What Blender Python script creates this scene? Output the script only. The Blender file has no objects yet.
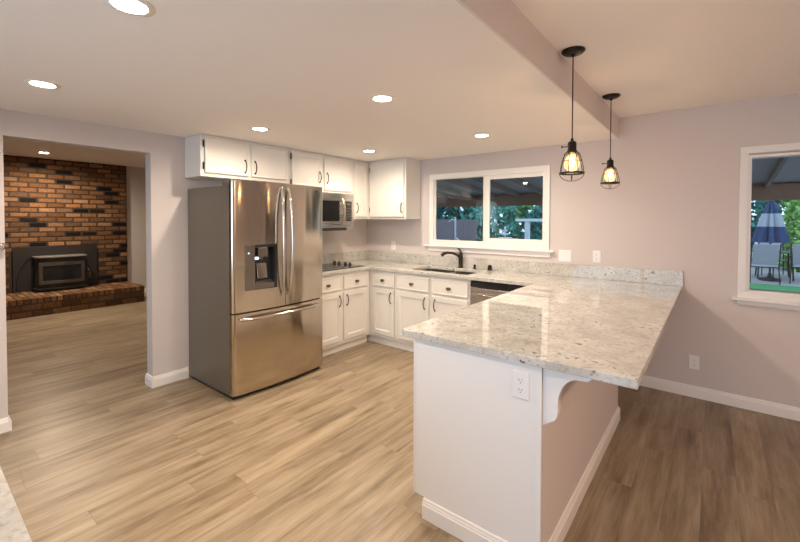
import bpy, bmesh, math, random
from mathutils import Vector, Matrix
random.seed(7)
R = math.radians
sc = bpy.context.scene
col = sc.collection

# ------------------------------------------------------------------ camera
cd = bpy.data.cameras.new('camera')
cam = bpy.data.objects.new('camera', cd); col.objects.link(cam)
cam.location = (3.8296, -4.1100, 1.4716)
yw, pt, rl = R(38.236), R(-1.21), R(0.16)
fw = Vector((-math.sin(yw)*math.cos(pt), math.cos(yw)*math.cos(pt), math.sin(pt)))
rt = Vector((math.cos(yw), math.sin(yw), 0)); up = rt.cross(fw)
r2 = rt*math.cos(rl) + up*math.sin(rl); u2 = -rt*math.sin(rl) + up*math.cos(rl)
cam.matrix_world = Matrix(((r2.x, u2.x, -fw.x, 3.8296), (r2.y, u2.y, -fw.y, -4.11), (r2.z, u2.z, -fw.z, 1.4716), (0, 0, 0, 1)))
cd.sensor_fit = 'HORIZONTAL'; cd.sensor_width = 36; cd.lens = 397.86/800*36
cd.shift_x = 0; cd.shift_y = -42.63/800; cd.clip_start = 0.05
sc.camera = cam

# ------------------------------------------------------------------ world
w = bpy.data.worlds.new('world'); sc.world = w; w.use_nodes = True
bg = w.node_tree.nodes['Background']
bg.inputs[0].default_value = (0.55, 0.72, 1.0, 1); bg.inputs[1].default_value = 2.1
sc.view_settings.view_transform = 'Standard'; sc.view_settings.look = 'None'
sc.view_settings.gamma = 1; sc.view_settings.use_curve_mapping = False
sc.view_settings.exposure = 0.05
sc.cycles.use_denoising = True
sc.cycles.max_bounces = 10; sc.cycles.diffuse_bounces = 6; sc.cycles.transparent_max_bounces = 12
sc.cycles.sample_clamp_indirect = 6
DOWN_W, PEND_W = 15.8, 28.0
DOWN_C, PEND_C = (1.0, .84, .65), (1.0, .67, .45)

def area(name, loc, rot, sx, sy, watts, c, parent=None, shape='RECTANGLE', portal=False):
    l = bpy.data.lights.new(name, 'AREA'); l.shape = shape; l.size = sx; l.size_y = sy; l.energy = watts; l.color = c
    if portal: l.cycles.is_portal = True
    o = bpy.data.objects.new(name, l); col.objects.link(o); o.location = loc; o.rotation_euler = rot
    if parent: o.parent = parent; o.location = Vector(loc) - wl(parent)
    return o
def wl(o):
    v = Vector(o.location)
    while o.parent: o = o.parent; v = v + Vector(o.location)
    return v
# added cool light panel behind the camera, then portals at the two visible windows
area('fill_panel', (2.6, -6.42, 1.15), (R(90), 0, 0), 3.1, 2.0, 88, (.66, .80, 1.0))
area('portal', (1.8, .02, 1.58), (R(-90), 0, 0), 1.4, .85, 0, (1, 1, 1), portal=True)
area('portal', (4.9, .02, 1.45), (R(-90), 0, 0), 1.75, 1.1, 0, (1, 1, 1), portal=True)

# ------------------------------------------------------------------ materials
MATS = {}
def mat(name, c, rough=.5, metal=0, spec=.5, emit=None, estr=0, coat=0, aniso=0):
    m = bpy.data.materials.new(name); m.use_nodes = True
    b = m.node_tree.nodes['Principled BSDF']
    b.inputs['Base Color'].default_value = (*c, 1); b.inputs['Roughness'].default_value = rough
    b.inputs['Metallic'].default_value = metal; b.inputs['Specular IOR Level'].default_value = spec
    if coat: b.inputs['Coat Weight'].default_value = coat; b.inputs['Coat Roughness'].default_value = .05
    if aniso: b.inputs['Anisotropic'].default_value = aniso
    if emit: b.inputs['Emission Color'].default_value = (*emit, 1); b.inputs['Emission Strength'].default_value = estr
    MATS[name] = m; return m
class NT:
    def __init__(s, m): s.t = m.node_tree; s.b = s.t.nodes['Principled BSDF']
    def n(s, kind, **kw):
        nd = s.t.nodes.new(kind)
        for k, v in kw.items():
            if k.startswith('i_'):
                key = k[2:].replace('_', ' ')
                nd.inputs[int(key) if key.isdigit() else key].default_value = v
            else: setattr(nd, k, v)
        return nd
    def l(s, a, b): s.t.links.new(a, b)
    def ramp(s, fac, stops, interp='LINEAR'):
        r = s.n('ShaderNodeValToRGB'); r.color_ramp.interpolation = interp
        e = r.color_ramp.elements
        while len(e) < len(stops): e.new(.5)
        for el, (p, c) in zip(e, stops): el.position = p; el.color = (*c, 1)
        s.l(fac, r.inputs[0]); return r.outputs[0]
    def mix(s, fac, a, b, mode='MIX'):
        m = s.n('ShaderNodeMix', data_type='RGBA', blend_type=mode)
        for v, i in ((fac, 0), (a, 6), (b, 7)):
            if hasattr(v, 'is_linked'): s.l(v, m.inputs[i])
            elif i == 0: m.inputs[0].default_value = v
            else: m.inputs[i].default_value = (*v, 1)
        return m.outputs[2]
    def bump(s, h, dist, strength=1):
        bn = s.n('ShaderNodeBump', i_Strength=strength, i_Distance=dist); s.l(h, bn.inputs['Height']); s.l(bn.outputs[0], s.b.inputs['Normal'])
    def pos(s): return s.n('ShaderNodeNewGeometry').outputs['Position']
    def mapped(s, v, scale=(1, 1, 1), rot=(0, 0, 0)):
        m = s.n('ShaderNodeMapping'); m.inputs['Scale'].default_value = scale; m.inputs['Rotation'].default_value = rot
        s.l(v, m.inputs[0]); return m.outputs[0]
    def noise(s, v, sc_, det=3, rough=.55):
        n_ = s.n('ShaderNodeTexNoise', i_Scale=sc_, i_Detail=det, i_Roughness=rough); s.l(v, n_.inputs['Vector']); return n_.outputs['Fac']

def painted(name, c, bumpy=.0006, rough=.75, scale=90):
    m = mat(name, c, rough, spec=.25); t = NT(m); h = t.noise(t.pos(), scale, 3); t.bump(h, bumpy, .6)
    v = t.noise(t.pos(), 1.3, 2); cc = t.mix(.06, c, (c[0]*.8, c[1]*.8, c[2]*.8)); t.l(v, cc.node.inputs[0]) if 0 else None
    return m
painted('wall_paint', (.61, .555, .542))
painted('step_paint', (.74, .665, .64))
painted('ceiling_paint', (.87, .82, .785), .0012, .85, 60)
mat('white_lacquer', (.74, .71, .67), .34, spec=.5)
mat('trim_white', (.80, .77, .75), .38)
mat('panel_white', (.80, .78, .78), .42)
mat('vinyl_white', (.82, .79, .75), .35)
mat('bronze', (.035, .024, .018), .32, metal=.8)
mat('brass_bronze', (.16, .11, .055), .3, metal=.9)
mat('dark_metal', (.03, .025, .022), .4, metal=.8)
mat('black_gap', (.008, .008, .008), .8)
mat('black_gloss', (.012, .012, .013), .06, spec=.6)
mat('black_plastic', (.02, .02, .021), .35)
mat('chrome', (.8, .82, .85), .1, metal=1)
mat('outlet_white', (.82, .80, .80), .35)
mat('slot_dark', (.04, .035, .035), .6)
mat('lens_glow', (1, 1, 1), .5, emit=(1, .93, .82), estr=55)
mat('lens_trim', (.82, .78, .72), .5)
mat('filament', (1, .6, .25), .5, emit=(1, .62, .28), estr=30)
mat('led_glow', (.7, .85, 1), .5, emit=(.6, .8, 1), estr=5)
mat('stove_black', (.018, .017, .017), .42, spec=.4)
mat('stove_panel', (.020, .016, .015), .5)
mat('stove_top', (.14, .125, .115), .25, metal=.7)
mat('mortar', (.050, .030, .019), .95)
mat('concrete', (.33, .33, .34), .9)
mat('paver', (.40, .38, .38), .9)
mat('patio_roof', (.44, .42, .41), .8)
mat('beam_brown', (.46, .26, .16), .8)
mat('rafter', (.30, .25, .20), .8)
mat('stucco', (.35, .33, .32), .9)
mat('bark', (.09, .06, .045), .9)
mat('fence_wood', (.20, .16, .17), .9)
mat('sling_light', (.38, .36, .40), .8)
mat('sling_dark', (.10, .11, .11), .8)
mat('patio_metal', (.03, .035, .035), .5, metal=.4)
mat('canvas_navy', (.035, .075, .17), .85)
mat('canvas_white', (.42, .44, .48), .85)
mat('plain_white', (.80, .84, .86), .6)
for i, c in enumerate([(.04, .20, .16), (.07, .30, .22), (.14, .36, .13), (.05, .13, .08), (.24, .46, .12)]): 
    m = mat('leaf_%d' % i, c, .6); t = NT(m)
    oi = t.noise(t.pos(), 6, 2); t.l(t.ramp(oi, [(.35, tuple(x*.5 for x in c)), (.65, tuple(min(1, x*1.7) for x in c))]), t.b.inputs['Base Color'])
m = mat('grass', (.07, .30, .09), .8); t = NT(m)
t.l(t.ramp(t.noise(t.pos(), 30), [(.3, (.03, .17, .05)), (.7, (.08, .32, .10))]), t.b.inputs['Base Color'])
m = mat('hand_soap', (.1, .1, .1), .3)

# stainless steel, horizontally or vertically brushed
def steel(name, c, rough, axis, wave=0):
    m = mat(name, c, rough, metal=1); t = NT(m)
    s = (2, 2, 400) if axis == 'h' else (400, 400, 2)
    f = t.noise(t.mapped(t.pos(), s), 1, 2)
    if not wave: t.l(t.ramp(f, [(.3, (rough*.85,)*3), (.7, (rough*1.2,)*3)]), t.b.inputs['Roughness'])
    if wave:
        h = t.noise(t.mapped(t.pos(), (1, 2.6, .55)), 2.0, 1); t.bump(h, wave, 1)
        tg = t.n('ShaderNodeTangent', direction_type='RADIAL', axis='Z'); t.l(tg.outputs[0], t.b.inputs['Tangent']); t.b.inputs['Anisotropic'].default_value = .5; t.b.inputs['Anisotropic Rotation'].default_value = .25
    return m
steel('steel', (.55, .475, .39), .15, 'h', .010)
steel('steel_plain', (.60, .56, .52), .25, 'h')
steel('steel_bright', (.62, .57, .52), .15, 'h')
steel('sink_steel', (.55, .52, .49), .22, 'h')
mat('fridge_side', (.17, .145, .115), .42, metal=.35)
mat('dispenser_grey', (.20, .17, .15), .25, metal=.7)

# wood plank floor: planks run along y, per-plank tone, stretched grain
m = mat('plank_floor', (.4, .3, .2), .38, spec=.35); t = NT(m)
p = t.pos(); sep = t.n('ShaderNodeSeparateXYZ'); t.l(p, sep.inputs[0])
def math_(op, a, b=0):
    n_ = t.n('ShaderNodeMath', operation=op)
    for v, i in ((a, 0), (b, 1)):
        if hasattr(v, 'is_linked'): t.l(v, n_.inputs[i])
        else: n_.inputs[i].default_value = v
    return n_.outputs[0]
PW, PL = .152, 1.22
xs_ = math_('DIVIDE', sep.outputs[0], PW); row = math_('FLOOR', xs_)
wn = t.n('ShaderNodeTexWhiteNoise', noise_dimensions='1D'); t.l(row, wn.inputs['W'])
ys_ = math_('ADD', math_('DIVIDE', sep.outputs[1], PL), math_('MULTIPLY', wn.outputs['Value'], 3.7)); idx = math_('FLOOR', ys_)
cmb = t.n('ShaderNodeCombineXYZ'); t.l(row, cmb.inputs[0]); t.l(idx, cmb.inputs[1])
wn2 = t.n('ShaderNodeTexWhiteNoise', noise_dimensions='3D'); t.l(cmb.outputs[0], wn2.inputs['Vector'])
# grain coordinates, shifted per plank
off = t.n('ShaderNodeVectorMath', operation='SCALE'); t.l(wn2.outputs['Color'], off.inputs[0]); off.inputs['Scale'].default_value = 37
add = t.n('ShaderNodeVectorMath', operation='ADD'); t.l(p, add.inputs[0]); t.l(off.outputs[0], add.inputs[1])
g1 = t.noise(t.mapped(add.outputs[0], (9, .8, 1)), 1.5, 6, .66)
g2 = t.noise(t.mapped(add.outputs[0], (60, 2.2, 1)), 2, 4, .6)
g3 = t.noise(t.mapped(add.outputs[0], (10, 1.7, 1)), 1.3, 3, .55)
base = t.ramp(g1, [(.30, (.180, .130, .082)), (.42, (.265, .200, .132)), (.54, (.340, .266, .184)), (.70, (.415, .335, .245))])
fine = t.ramp(g2, [(.3, (.72, .70, .68)), (.6, (1, 1, 1))])
c1 = t.mix(.7, base, fine, 'MULTIPLY')
tone = t.ramp(wn2.outputs['Value'], [(0, (.84, .82, .80)), (.5, (.95, .94, .93)), (1, (1.06, 1.05, 1.03))])
c2 = t.mix(1.0, c1, tone, 'MULTIPLY')
kn = t.ramp(g3, [(.30, (.50, .45, .41)), (.40, (.86, .84, .82)), (.50, (1, 1, 1))])
c3 = t.mix(.6, c2, kn, 'MULTIPLY')
fx = math_('FRACT', xs_); fy = math_('FRACT', ys_)
ex = math_('LESS_THAN', math_('MINIMUM', fx, math_('SUBTRACT', 1, fx)), .008)
ey = math_('LESS_THAN', math_('MINIMUM', fy, math_('SUBTRACT', 1, fy)), .0013)
edge = math_('MAXIMUM', ex, ey)
c4 = t.mix(math_('MULTIPLY', edge, .35), c3, (.12, .075, .045))
t.l(c4, t.b.inputs['Base Color'])
hb = math_('SUBTRACT', math_('MULTIPLY', g2, .3), math_('MULTIPLY', edge, .8)); t.bump(hb, .0008, .7)
t.l(t.ramp(g2, [(.3, (.30,)*3), (.7, (.42,)*3)]), t.b.inputs['Roughness'])

# granite
m = mat('granite', (.6, .55, .45), .012, spec=.6); t = NT(m); p = t.pos()
a = t.noise(p, 7, 4, .6); b_ = t.noise(p, 55, 5, .7); c_ = t.noise(p, 34, 4, .6)
vo = t.n('ShaderNodeTexVoronoi', i_Scale=75.0); t.l(p, vo.inputs['Vector'])
big = t.ramp(a, [(.30, (.46, .435, .395)), (.5, (.55, .53, .495)), (.7, (.64, .63, .605))])
spk = t.ramp(b_, [(.33, (.45, .43, .41)), (.45, (.90, .89, .88)), (.62, (1.05, 1.05, 1.05))])
x1 = t.mix(.75, big, spk, 'MULTIPLY')
dk = t.ramp(c_, [(.625, (0, 0, 0)), (.645, (1, 1, 1))])
dkv = t.n('ShaderNodeRGBToBW'); t.l(dk, dkv.inputs[0])
cl = t.ramp(a, [(.42, (0, 0, 0)), (.58, (1, 1, 1))]); clv = t.n('ShaderNodeRGBToBW'); t.l(cl, clv.inputs[0])
mm = t.n('ShaderNodeMath', operation='MULTIPLY'); t.l(dkv.outputs[0], mm.inputs[0]); t.l(clv.outputs[0], mm.inputs[1])
x2 = t.mix(mm.outputs[0], x1, (.14, .10, .09))
gr = t.ramp(t.noise(t.mapped(p, (1, 1, 1)), 33, 4, .6), [(.60, (0, 0, 0)), (.70, (1, 1, 1))]); grv = t.n('ShaderNodeRGBToBW'); t.l(gr, grv.inputs[0])
m3 = t.n('ShaderNodeMath', operation='MULTIPLY'); t.l(grv.outputs[0], m3.inputs[0]); m3.inputs[1].default_value = .6
x3 = t.mix(m3.outputs[0], x2, (.36, .35, .33))
t.l(x3, t.b.inputs['Base Color'])

# brick material: colour attribute x mottling
m = mat('brick', (.4, .2, .1), .85, spec=.2); t = NT(m)
at = t.n('ShaderNodeAttribute', attribute_name='tone')
mo = t.ramp(t.noise(t.pos(), 38, 4, .65), [(.3, (.62, .58, .55)), (.65, (1.15, 1.12, 1.1))])
t.l(t.mix(1, at.outputs['Color'], mo, 'MULTIPLY'), t.b.inputs['Base Color']); t.bump(t.noise(t.pos(), 60, 4), .004, .8)

def glass_mat(name, tint, rough=0, ior=1.5, refl=1.0):
    m = bpy.data.materials.new(name); m.use_nodes = True; tr = m.node_tree; tr.nodes.clear()
    o = tr.nodes.new('ShaderNodeOutputMaterial'); mx = tr.nodes.new('ShaderNodeMixShader')
    a = tr.nodes.new('ShaderNodeBsdfTransparent'); a.inputs[0].default_value = (*tint, 1)
    g = tr.nodes.new('ShaderNodeBsdfGlossy'); g.inputs['Roughness'].default_value = rough
    f = tr.nodes.new('ShaderNodeFresnel'); f.inputs[0].default_value = ior
    tr.links.new(f.outputs[0], mx.inputs[0]); tr.links.new(a.outputs[0], mx.inputs[1]); tr.links.new(g.outputs[0], mx.inputs[2])
    tr.links.new(mx.outputs[0], o.inputs[0]); MATS[name] = m
glass_mat('window_glass', (.93, .97, .96), 0, 1.5)
glass_mat('bulb_glass', (1, .92, .74), .02, 1.4)
bm_ = MATS['bulb_glass'].node_tree; em = bm_.nodes.new('ShaderNodeEmission'); em.inputs[0].default_value = (1, .60, .25, 1); em.inputs[1].default_value = .55
ad = bm_.nodes.new('ShaderNodeAddShader'); on = bm_.nodes['Material Output']; ms_ = bm_.nodes['Mix Shader']
bm_.links.new(ms_.outputs[0], ad.inputs[0]); bm_.links.new(em.outputs[0], ad.inputs[1]); bm_.links.new(ad.outputs[0], on.inputs[0])
glass_mat('stove_glass', (.25, .22, .19), .05, 1.5)

# ------------------------------------------------------------------ builders
def tag(o, label=None, cat=None, group=None, kind=None):
    if label: o['label'] = label
    if cat: o['category'] = cat
    if group: o['group'] = group
    if kind: o['kind'] = kind
    return o
def empty(name, loc, label=None, cat=None, group=None, kind=None):
    o = bpy.data.objects.new(name, None); col.objects.link(o); o.location = loc; o.empty_display_size = .1
    return tag(o, label, cat, group, kind)
class MB:
    def __init__(s): s.bm = bmesh.new()
    def box(s, x0, x1, y0, y1, z0, z1):
        v = [s.bm.verts.new(p) for p in [(x0,y0,z0),(x1,y0,z0),(x1,y1,z0),(x0,y1,z0),(x0,y0,z1),(x1,y0,z1),(x1,y1,z1),(x0,y1,z1)]]
        fs = [s.bm.faces.new([v[i] for i in f]) for f in [(3,2,1,0),(4,5,6,7),(0,1,5,4),(1,2,6,5),(2,3,7,6),(3,0,4,7)]]
        return fs
    def bar(s, a, b, w, h):                        # box beam between two points
        a, b = Vector(a), Vector(b); d = (b-a).normalized(); up = Vector((0,0,1)) if abs(d.z) < .9 else Vector((0,1,0))
        r = d.cross(up).normalized(); u = r.cross(d)
        q = [[s.bm.verts.new(p + r*(i*w/2) + u*(j*h/2)) for i, j in ((-1,-1),(1,-1),(1,1),(-1,1))] for p in (a, b)]
        s.bm.faces.new(q[0][::-1]); s.bm.faces.new(q[1])
        for k in range(4): s.bm.faces.new((q[0][k], q[0][(k+1)%4], q[1][(k+1)%4], q[1][k]))
    def tube(s, pts, r, n=10, cap=True):
        pts = [Vector(p) for p in pts]; rs = r if isinstance(r, (list, tuple)) else [r]*len(pts); rings = []
        closed = (pts[0]-pts[-1]).length < 1e-6
        if closed: pts = pts[:-1]
        N = len(pts); ref = None
        for i, p in enumerate(pts):
            if closed: d = pts[(i+1) % N] - pts[i-1]
            else: d = pts[min(i+1, N-1)] - pts[max(i-1, 0)]
            d.normalize()
            if ref is None: ref = Vector((0,0,1)) if abs(d.z) < .8 else Vector((1,0,0))
            x = (ref - d*ref.dot(d)).normalized(); y = d.cross(x); ref = x
            rings.append([s.bm.verts.new(p + (x*math.cos(2*math.pi*k/n) + y*math.sin(2*math.pi*k/n))*rs[i]) for k in range(n)])
        for i in range(N if closed else N-1):
            a, b = rings[i], rings[(i+1) % N]
            for k in range(n): s.bm.faces.new((a[k], a[(k+1)%n], b[(k+1)%n], b[k]))
        if cap and not closed: s.bm.faces.new(rings[0][::-1]); s.bm.faces.new(rings[-1])
    def lathe(s, prof, c=(0,0,0), n=28, axis='z', sx=1, sy=1):
        c = Vector(c); rings = []
        for r, h in prof:
            ring = []
            for k in range(n):
                a = 2*math.pi*k/n; q = (r*math.cos(a)*sx, r*math.sin(a)*sy, h)
                if axis == 'x': q = (q[2], q[0], q[1])
                elif axis == '-y': q = (q[0], -q[2], q[1])
                ring.append(s.bm.verts.new(c + Vector(q)))
            rings.append(ring)
        for a, b in zip(rings, rings[1:]):
            for k in range(n): s.bm.faces.new((a[k], a[(k+1)%n], b[(k+1)%n], b[k]))
        s.bm.faces.new(rings[0][::-1]); s.bm.faces.new(rings[-1])
    def prism(s, poly, f0, f1):                    # poly of (u,v); f0/f1 map (u,v) to 3D for both ends
        a = [s.bm.verts.new(f0(*p)) for p in poly]; b = [s.bm.verts.new(f1(*p)) for p in poly]
        s.bm.faces.new(a); s.bm.faces.new(b[::-1])
        for k in range(len(poly)): s.bm.faces.new((a[k], b[k], b[(k+1)%len(poly)], a[(k+1)%len(poly)]))
    def cells(s, us, vs, keep, ff, bf):            # slab made of grid cells, with holes
        F, B = {}, {}
        def vv(D, f, i, j):
            if (i, j) not in D: D[i, j] = s.bm.verts.new(f(us[i], vs[j]))
            return D[i, j]
        K = {(i, j): keep((us[i]+us[i+1])/2, (vs[j]+vs[j+1])/2) for i in range(len(us)-1) for j in range(len(vs)-1)}
        for (i, j), k in K.items():
            if not k: continue
            q = [(i,j),(i+1,j),(i+1,j+1),(i,j+1)]
            s.bm.faces.new([vv(F, ff, *c) for c in q]); s.bm.faces.new([vv(B, bf, *c) for c in q][::-1])
            for (di, dj), (a, b) in {(0,-1):(0,1),(1,0):(1,2),(0,1):(2,3),(-1,0):(3,0)}.items():
                if not K.get((i+di, j+dj), False):
                    a, b = q[a], q[b]; s.bm.faces.new([vv(F, ff, *a), vv(F, ff, *b), vv(B, bf, *b), vv(B, bf, *a)])
    def rings(s, loops, close=True):
        L = [[s.bm.verts.new(p) for p in lp] for lp in loops]; n = len(L[0])
        for a, b in zip(L, L[1:]):
            for k in range(n): s.bm.faces.new((a[k], a[(k+1)%n], b[(k+1)%n], b[k]))
        if close: s.bm.faces.new(L[0][::-1]); s.bm.faces.new(L[-1])
    def build(s, name, m, parent=None, bevel=0, smooth=None, seg=2):
        bmesh.ops.recalc_face_normals(s.bm, faces=s.bm.faces)
        me = bpy.data.meshes.new(name)
        if parent: 
            o_ = wl(parent)
            if o_.length > 1e-9: bmesh.ops.translate(s.bm, verts=s.bm.verts, vec=-o_)
        s.bm.to_mesh(me); s.bm.free()
        ms = m if isinstance(m, (list, tuple)) else [m]
        for x in ms: me.materials.append(MATS[x])
        o = bpy.data.objects.new(name, me); col.objects.link(o)
        if parent: o.parent = parent
        if smooth:
            for p_ in me.polygons: p_.use_smooth = True
            try: me.set_sharp_from_angle(angle=R(smooth))
            except Exception: pass
        if bevel:
            bv = o.modifiers.new('bevel', 'BEVEL'); bv.width = bevel; bv.segments = seg; bv.limit_method = 'ANGLE'; bv.angle_limit = R(40)
        return o
def copy_tree(o, parent=None):
    c = o.copy(); col.objects.link(c); c.parent = parent
    for ch in list(o.children): copy_tree(ch, c)
    return c
def boxobj(name, m, b, parent=None, bevel=0):
    q = MB(); q.box(*b); return q.build(name, m, parent, bevel)
def struct(o): o['kind'] = 'structure'; return o

HL, HH, H3 = 2.224, 2.409, 2.49
XS = 3.124
# ================================================================== SETTING
q = MB(); q.box(-5.2, 6.62, -6.35, .12, -.10, 0); struct(q.build('floor', 'plank_floor'))
# ceilings
struct(boxobj('ceiling', 'ceiling_paint', (0, XS, -6.2, 0, HL, HL+.35)))
struct(boxobj('ceiling', 'ceiling_paint', (XS+.012, 6.5, -6.2, 0, HH, HH+.17)))
struct(boxobj('ceiling_step', 'step_paint', (XS, XS+.012, -6.2, 0, HL, HH+.17)))
struct(boxobj('ceiling', 'ceiling_paint', (-5.2, -.12, -6.2, 0, H3, H3+.1)))
# window wall with two openings
W1 = (1.082, 2.509, 1.176, 2.019); W2 = (4.03, 5.78, .905, 1.985)
q = MB()
q.cells([-5.2, W1[0], W1[1], W2[0], W2[1], 6.62], [0, W2[2], W1[2], 1.985, 2.019, 2.62],
        lambda u, v: not ((W1[0] < u < W1[1] and W1[2] < v < W1[3]) or (W2[0] < u < W2[1] and W2[2] < v < W2[3])),
        lambda u, v: (u, 0, v), lambda u, v: (u, .12, v))
struct(q.build('wall_back', 'wall_paint'))
# left wall with the wide opening
YO1, YO2, HO = -3.644, -2.735, 2.045
q = MB()
q.cells([-6.2, YO1, YO2, 0], [0, HO, 2.58], lambda u, v: not (YO1 < u < YO2 and v < HO), lambda u, v: (0, u, v), lambda u, v: (-.12, u, v))
struct(q.build('wall_left', 'wall_paint'))
struct(boxobj('wall_right', 'wall_paint', (6.5, 6.62, -6.2, 0, 0, 2.58)))
BW = (1.0, 4.2, .1, 2.15)
q = MB()
q.cells([-5.2, BW[0], BW[1], 6.62], [0, BW[2], BW[3], 2.58], lambda u, v: not (BW[0] < u < BW[1] and BW[2] < v < BW[3]), lambda u, v: (u, -6.2, v), lambda u, v: (u, -6.35, v))
struct(q.build('wall_front', 'wall_paint'))
struct(boxobj('wall_fireplace', 'wall_paint', (-5.2, -5.06, -6.2, 0, 0, H3)))
# baseboards with a moulded top
BPROF = [(0, 0), (.016, 0), (.016, .068), (.012, .072), (.012, .078), (.009, .082), (.007, .092), (0, .095)]
def baseboard(name, a, b, n):                      # wall line a->b, n outward normal
    q = MB(); a, b, n = Vector((*a, 0)), Vector((*b, 0)), Vector((*n, 0))
    q.prism(BPROF, lambda u, v: a + n*u + Vector((0,0,v)), lambda u, v: b + n*u + Vector((0,0,v)))
    return struct(q.build(name, 'trim_white'))
baseboard('baseboard_back', (3.08, 0), (6.5, 0), (0, -1))
baseboard('baseboard_left', (0, YO2+.0), (0, -2.44), (1, 0))
baseboard('baseboard_left', (-.136, YO2), (.016, YO2), (0, -1))
baseboard('baseboard_left', (0, -6.2), (0, YO1), (1, 0))
baseboard('baseboard_left', (-.136, YO1), (.016, YO1), (0, 1))
baseboard('baseboard_right', (6.5, -6.2), (6.5, 0), (-1, 0))
baseboard('baseboard_fireplace', (-5.06, -1.3), (-5.06, 0), (1, 0))
# window 1: horizontal slider with flat casing, sill and apron
def ringbox(q, x0, x1, z0, z1, w, y0, y1):
    for b in ((x0, x1, y0, y1, z1-w, z1), (x0, x1, y0, y1, z0, z0+w), (x0, x0+w, y0, y1, z0+w, z1-w), (x1-w, x1, y0, y1, z0+w, z1-w)): q.box(*b)
w1 = empty('window_1', (1.795, 0, 1.144)); struct(w1)
q = MB(); ringbox(q, 1.065, 2.526, 1.168, 2.03, .060, -.018, -.001); q.build('casing', 'trim_white', w1, .002)
q = MB(); ringbox(q, 1.083, 2.508, 1.177, 2.018, .0545, .0, .034); q.build('window_frame', 'vinyl_white', w1, .002)
q = MB(); ringbox(q, 1.138, 1.800, 1.222, 1.974, .010, .002, .026); q.box(1.783, 1.800, .003, .026, 1.232, 1.964); s1 = q.build('fixed_sash', 'vinyl_white', w1, .002)
boxobj('pane', 'window_glass', (1.148, 1.783, .012, .016, 1.232, 1.964), s1)
q = MB(); ringbox(q, 1.802, 2.462, 1.225, 1.966, .012, .004, .030); q.box(1.814, 1.860, .004, .030, 1.237, 1.954); q.box(1.860, 2.450, .004, .030, 1.237, 1.272); q.box(1.860, 2.450, .004, .030, 1.926, 1.954); s2 = q.build('sliding_sash', 'vinyl_white', w1, .001)
boxobj('pane', 'window_glass', (1.860, 2.450, .012, .016, 1.272, 1.926), s2)
boxobj('latch', 'vinyl_white', (1.815, 1.827, -.006, .004, 1.56, 1.62), s2, .002)
q = MB(); q.prism([(-.048, 1.15), (-.048, 1.163), (-.042, 1.168), (0, 1.168), (0, 1.15)], lambda u, v: (1.0, u, v), lambda u, v: (2.576, u, v)); q.build('sill', 'trim_white', w1, .002)
boxobj('apron', 'trim_white', (1.045, 2.535, -.016, -.001, 1.095, 1.15), w1, .003)
# window 2: picture window with stool and apron
w2 = empty('window_2', (4.9, 0, .85)); struct(w2)
q = MB(); ringbox(q, 3.985, 5.825, .872, 2.046, .052, -.018, -.001); q.build('casing', 'trim_white', w2, .002)
q = MB(); ringbox(q, 4.033, 5.777, .908, 1.982, .024, .0, .11); fr = q.build('window_frame', 'vinyl_white', w2, .002)
boxobj('pane', 'window_glass', (4.057, 5.753, .045, .049, .932, 1.958), fr)
q = MB(); q.prism([(-.05, .852), (-.05, .866), (-.043, .872), (0, .872), (0, .852)], lambda u, v: (3.955, u, v), lambda u, v: (5.855, u, v)); q.build('sill', 'trim_white', w2, .002)
q = MB(); q.prism([(-.014, .812), (-.022, .830), (-.022, .852), (-.001, .852), (-.001, .812)], lambda u, v: (3.985, u, v), lambda u, v: (5.825, u, v)); q.build('apron', 'trim_white', w2)
# window 3 behind the camera: invented glazed opening in front of the added light panel
w3 = empty('window_added', (2.6, -6.2, .1)); struct(w3)
q = MB(); ringbox(q, 1.0, 4.2, .1, 2.15, .05, -6.34, -6.21); q.box(2.57, 2.63, -6.33, -6.22, .15, 2.1); q.build('window_frame', 'vinyl_white', w3, .003)
boxobj('pane', 'window_glass', (1.05, 4.15, -6.28, -6.276, .15, 2.10), w3)
# peninsula knee wall (painted) with baseboard
PY = -2.505                                         # end panel face
struct(boxobj('wall_peninsula', 'wall_paint', (3.19, 3.294, PY+.020, -.82, 0, .882)))
struct(boxobj('wall_peninsula', 'wall_paint', (2.95, 3.06, -.818, -.001, 0, .882)))
baseboard('baseboard_peninsula', (3.294, -.804), (3.294, PY-.016), (1, 0))
baseboard('baseboard_peninsula', (3.06, -.82), (3.310, -.82), (0, 1))
baseboard('baseboard_peninsula', (2.72, PY), (3.310, PY), (0, -1))

# ================================================================== WORKTOP
CT, CB = .919, .884
def in_top(u, v):
    if 1.14 < u < 1.88 and -.53 < v < -.105: return False
    if u < .636 and v > -1.499: return True
    if v > -.63 and u < 3.632: return True
    return u > 2.594 and v > -2.527 and u < 3.632
q = MB(); q.cells([.001, .636, 1.14, 1.88, 2.594, 3.632], [-2.527, -1.499, -.63, -.53, -.105, -.001], in_top, lambda u, v: (u, v, CT), lambda u, v: (u, v, CB))
bmesh.ops.dissolve_limit(q.bm, angle_limit=.01, verts=q.bm.verts, edges=q.bm.edges)
tag(q.build('countertop', 'granite', None, .004, seg=2), 'speckled cream granite worktop running from cooktop past sink and out over the peninsula', 'countertop')
bs = empty('backsplash', (1.8, -.01, CT), 'low granite upstand along the wall behind cooktop and sink', 'backsplash')
boxobj('upstand', 'granite', (.022, 3.636, -.021, -.001, CT+.0005, 1.043), bs, .002)
boxobj('upstand', 'granite', (.001, .021, -1.499, -.001, CT+.0005, 1.043), bs, .002)

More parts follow.
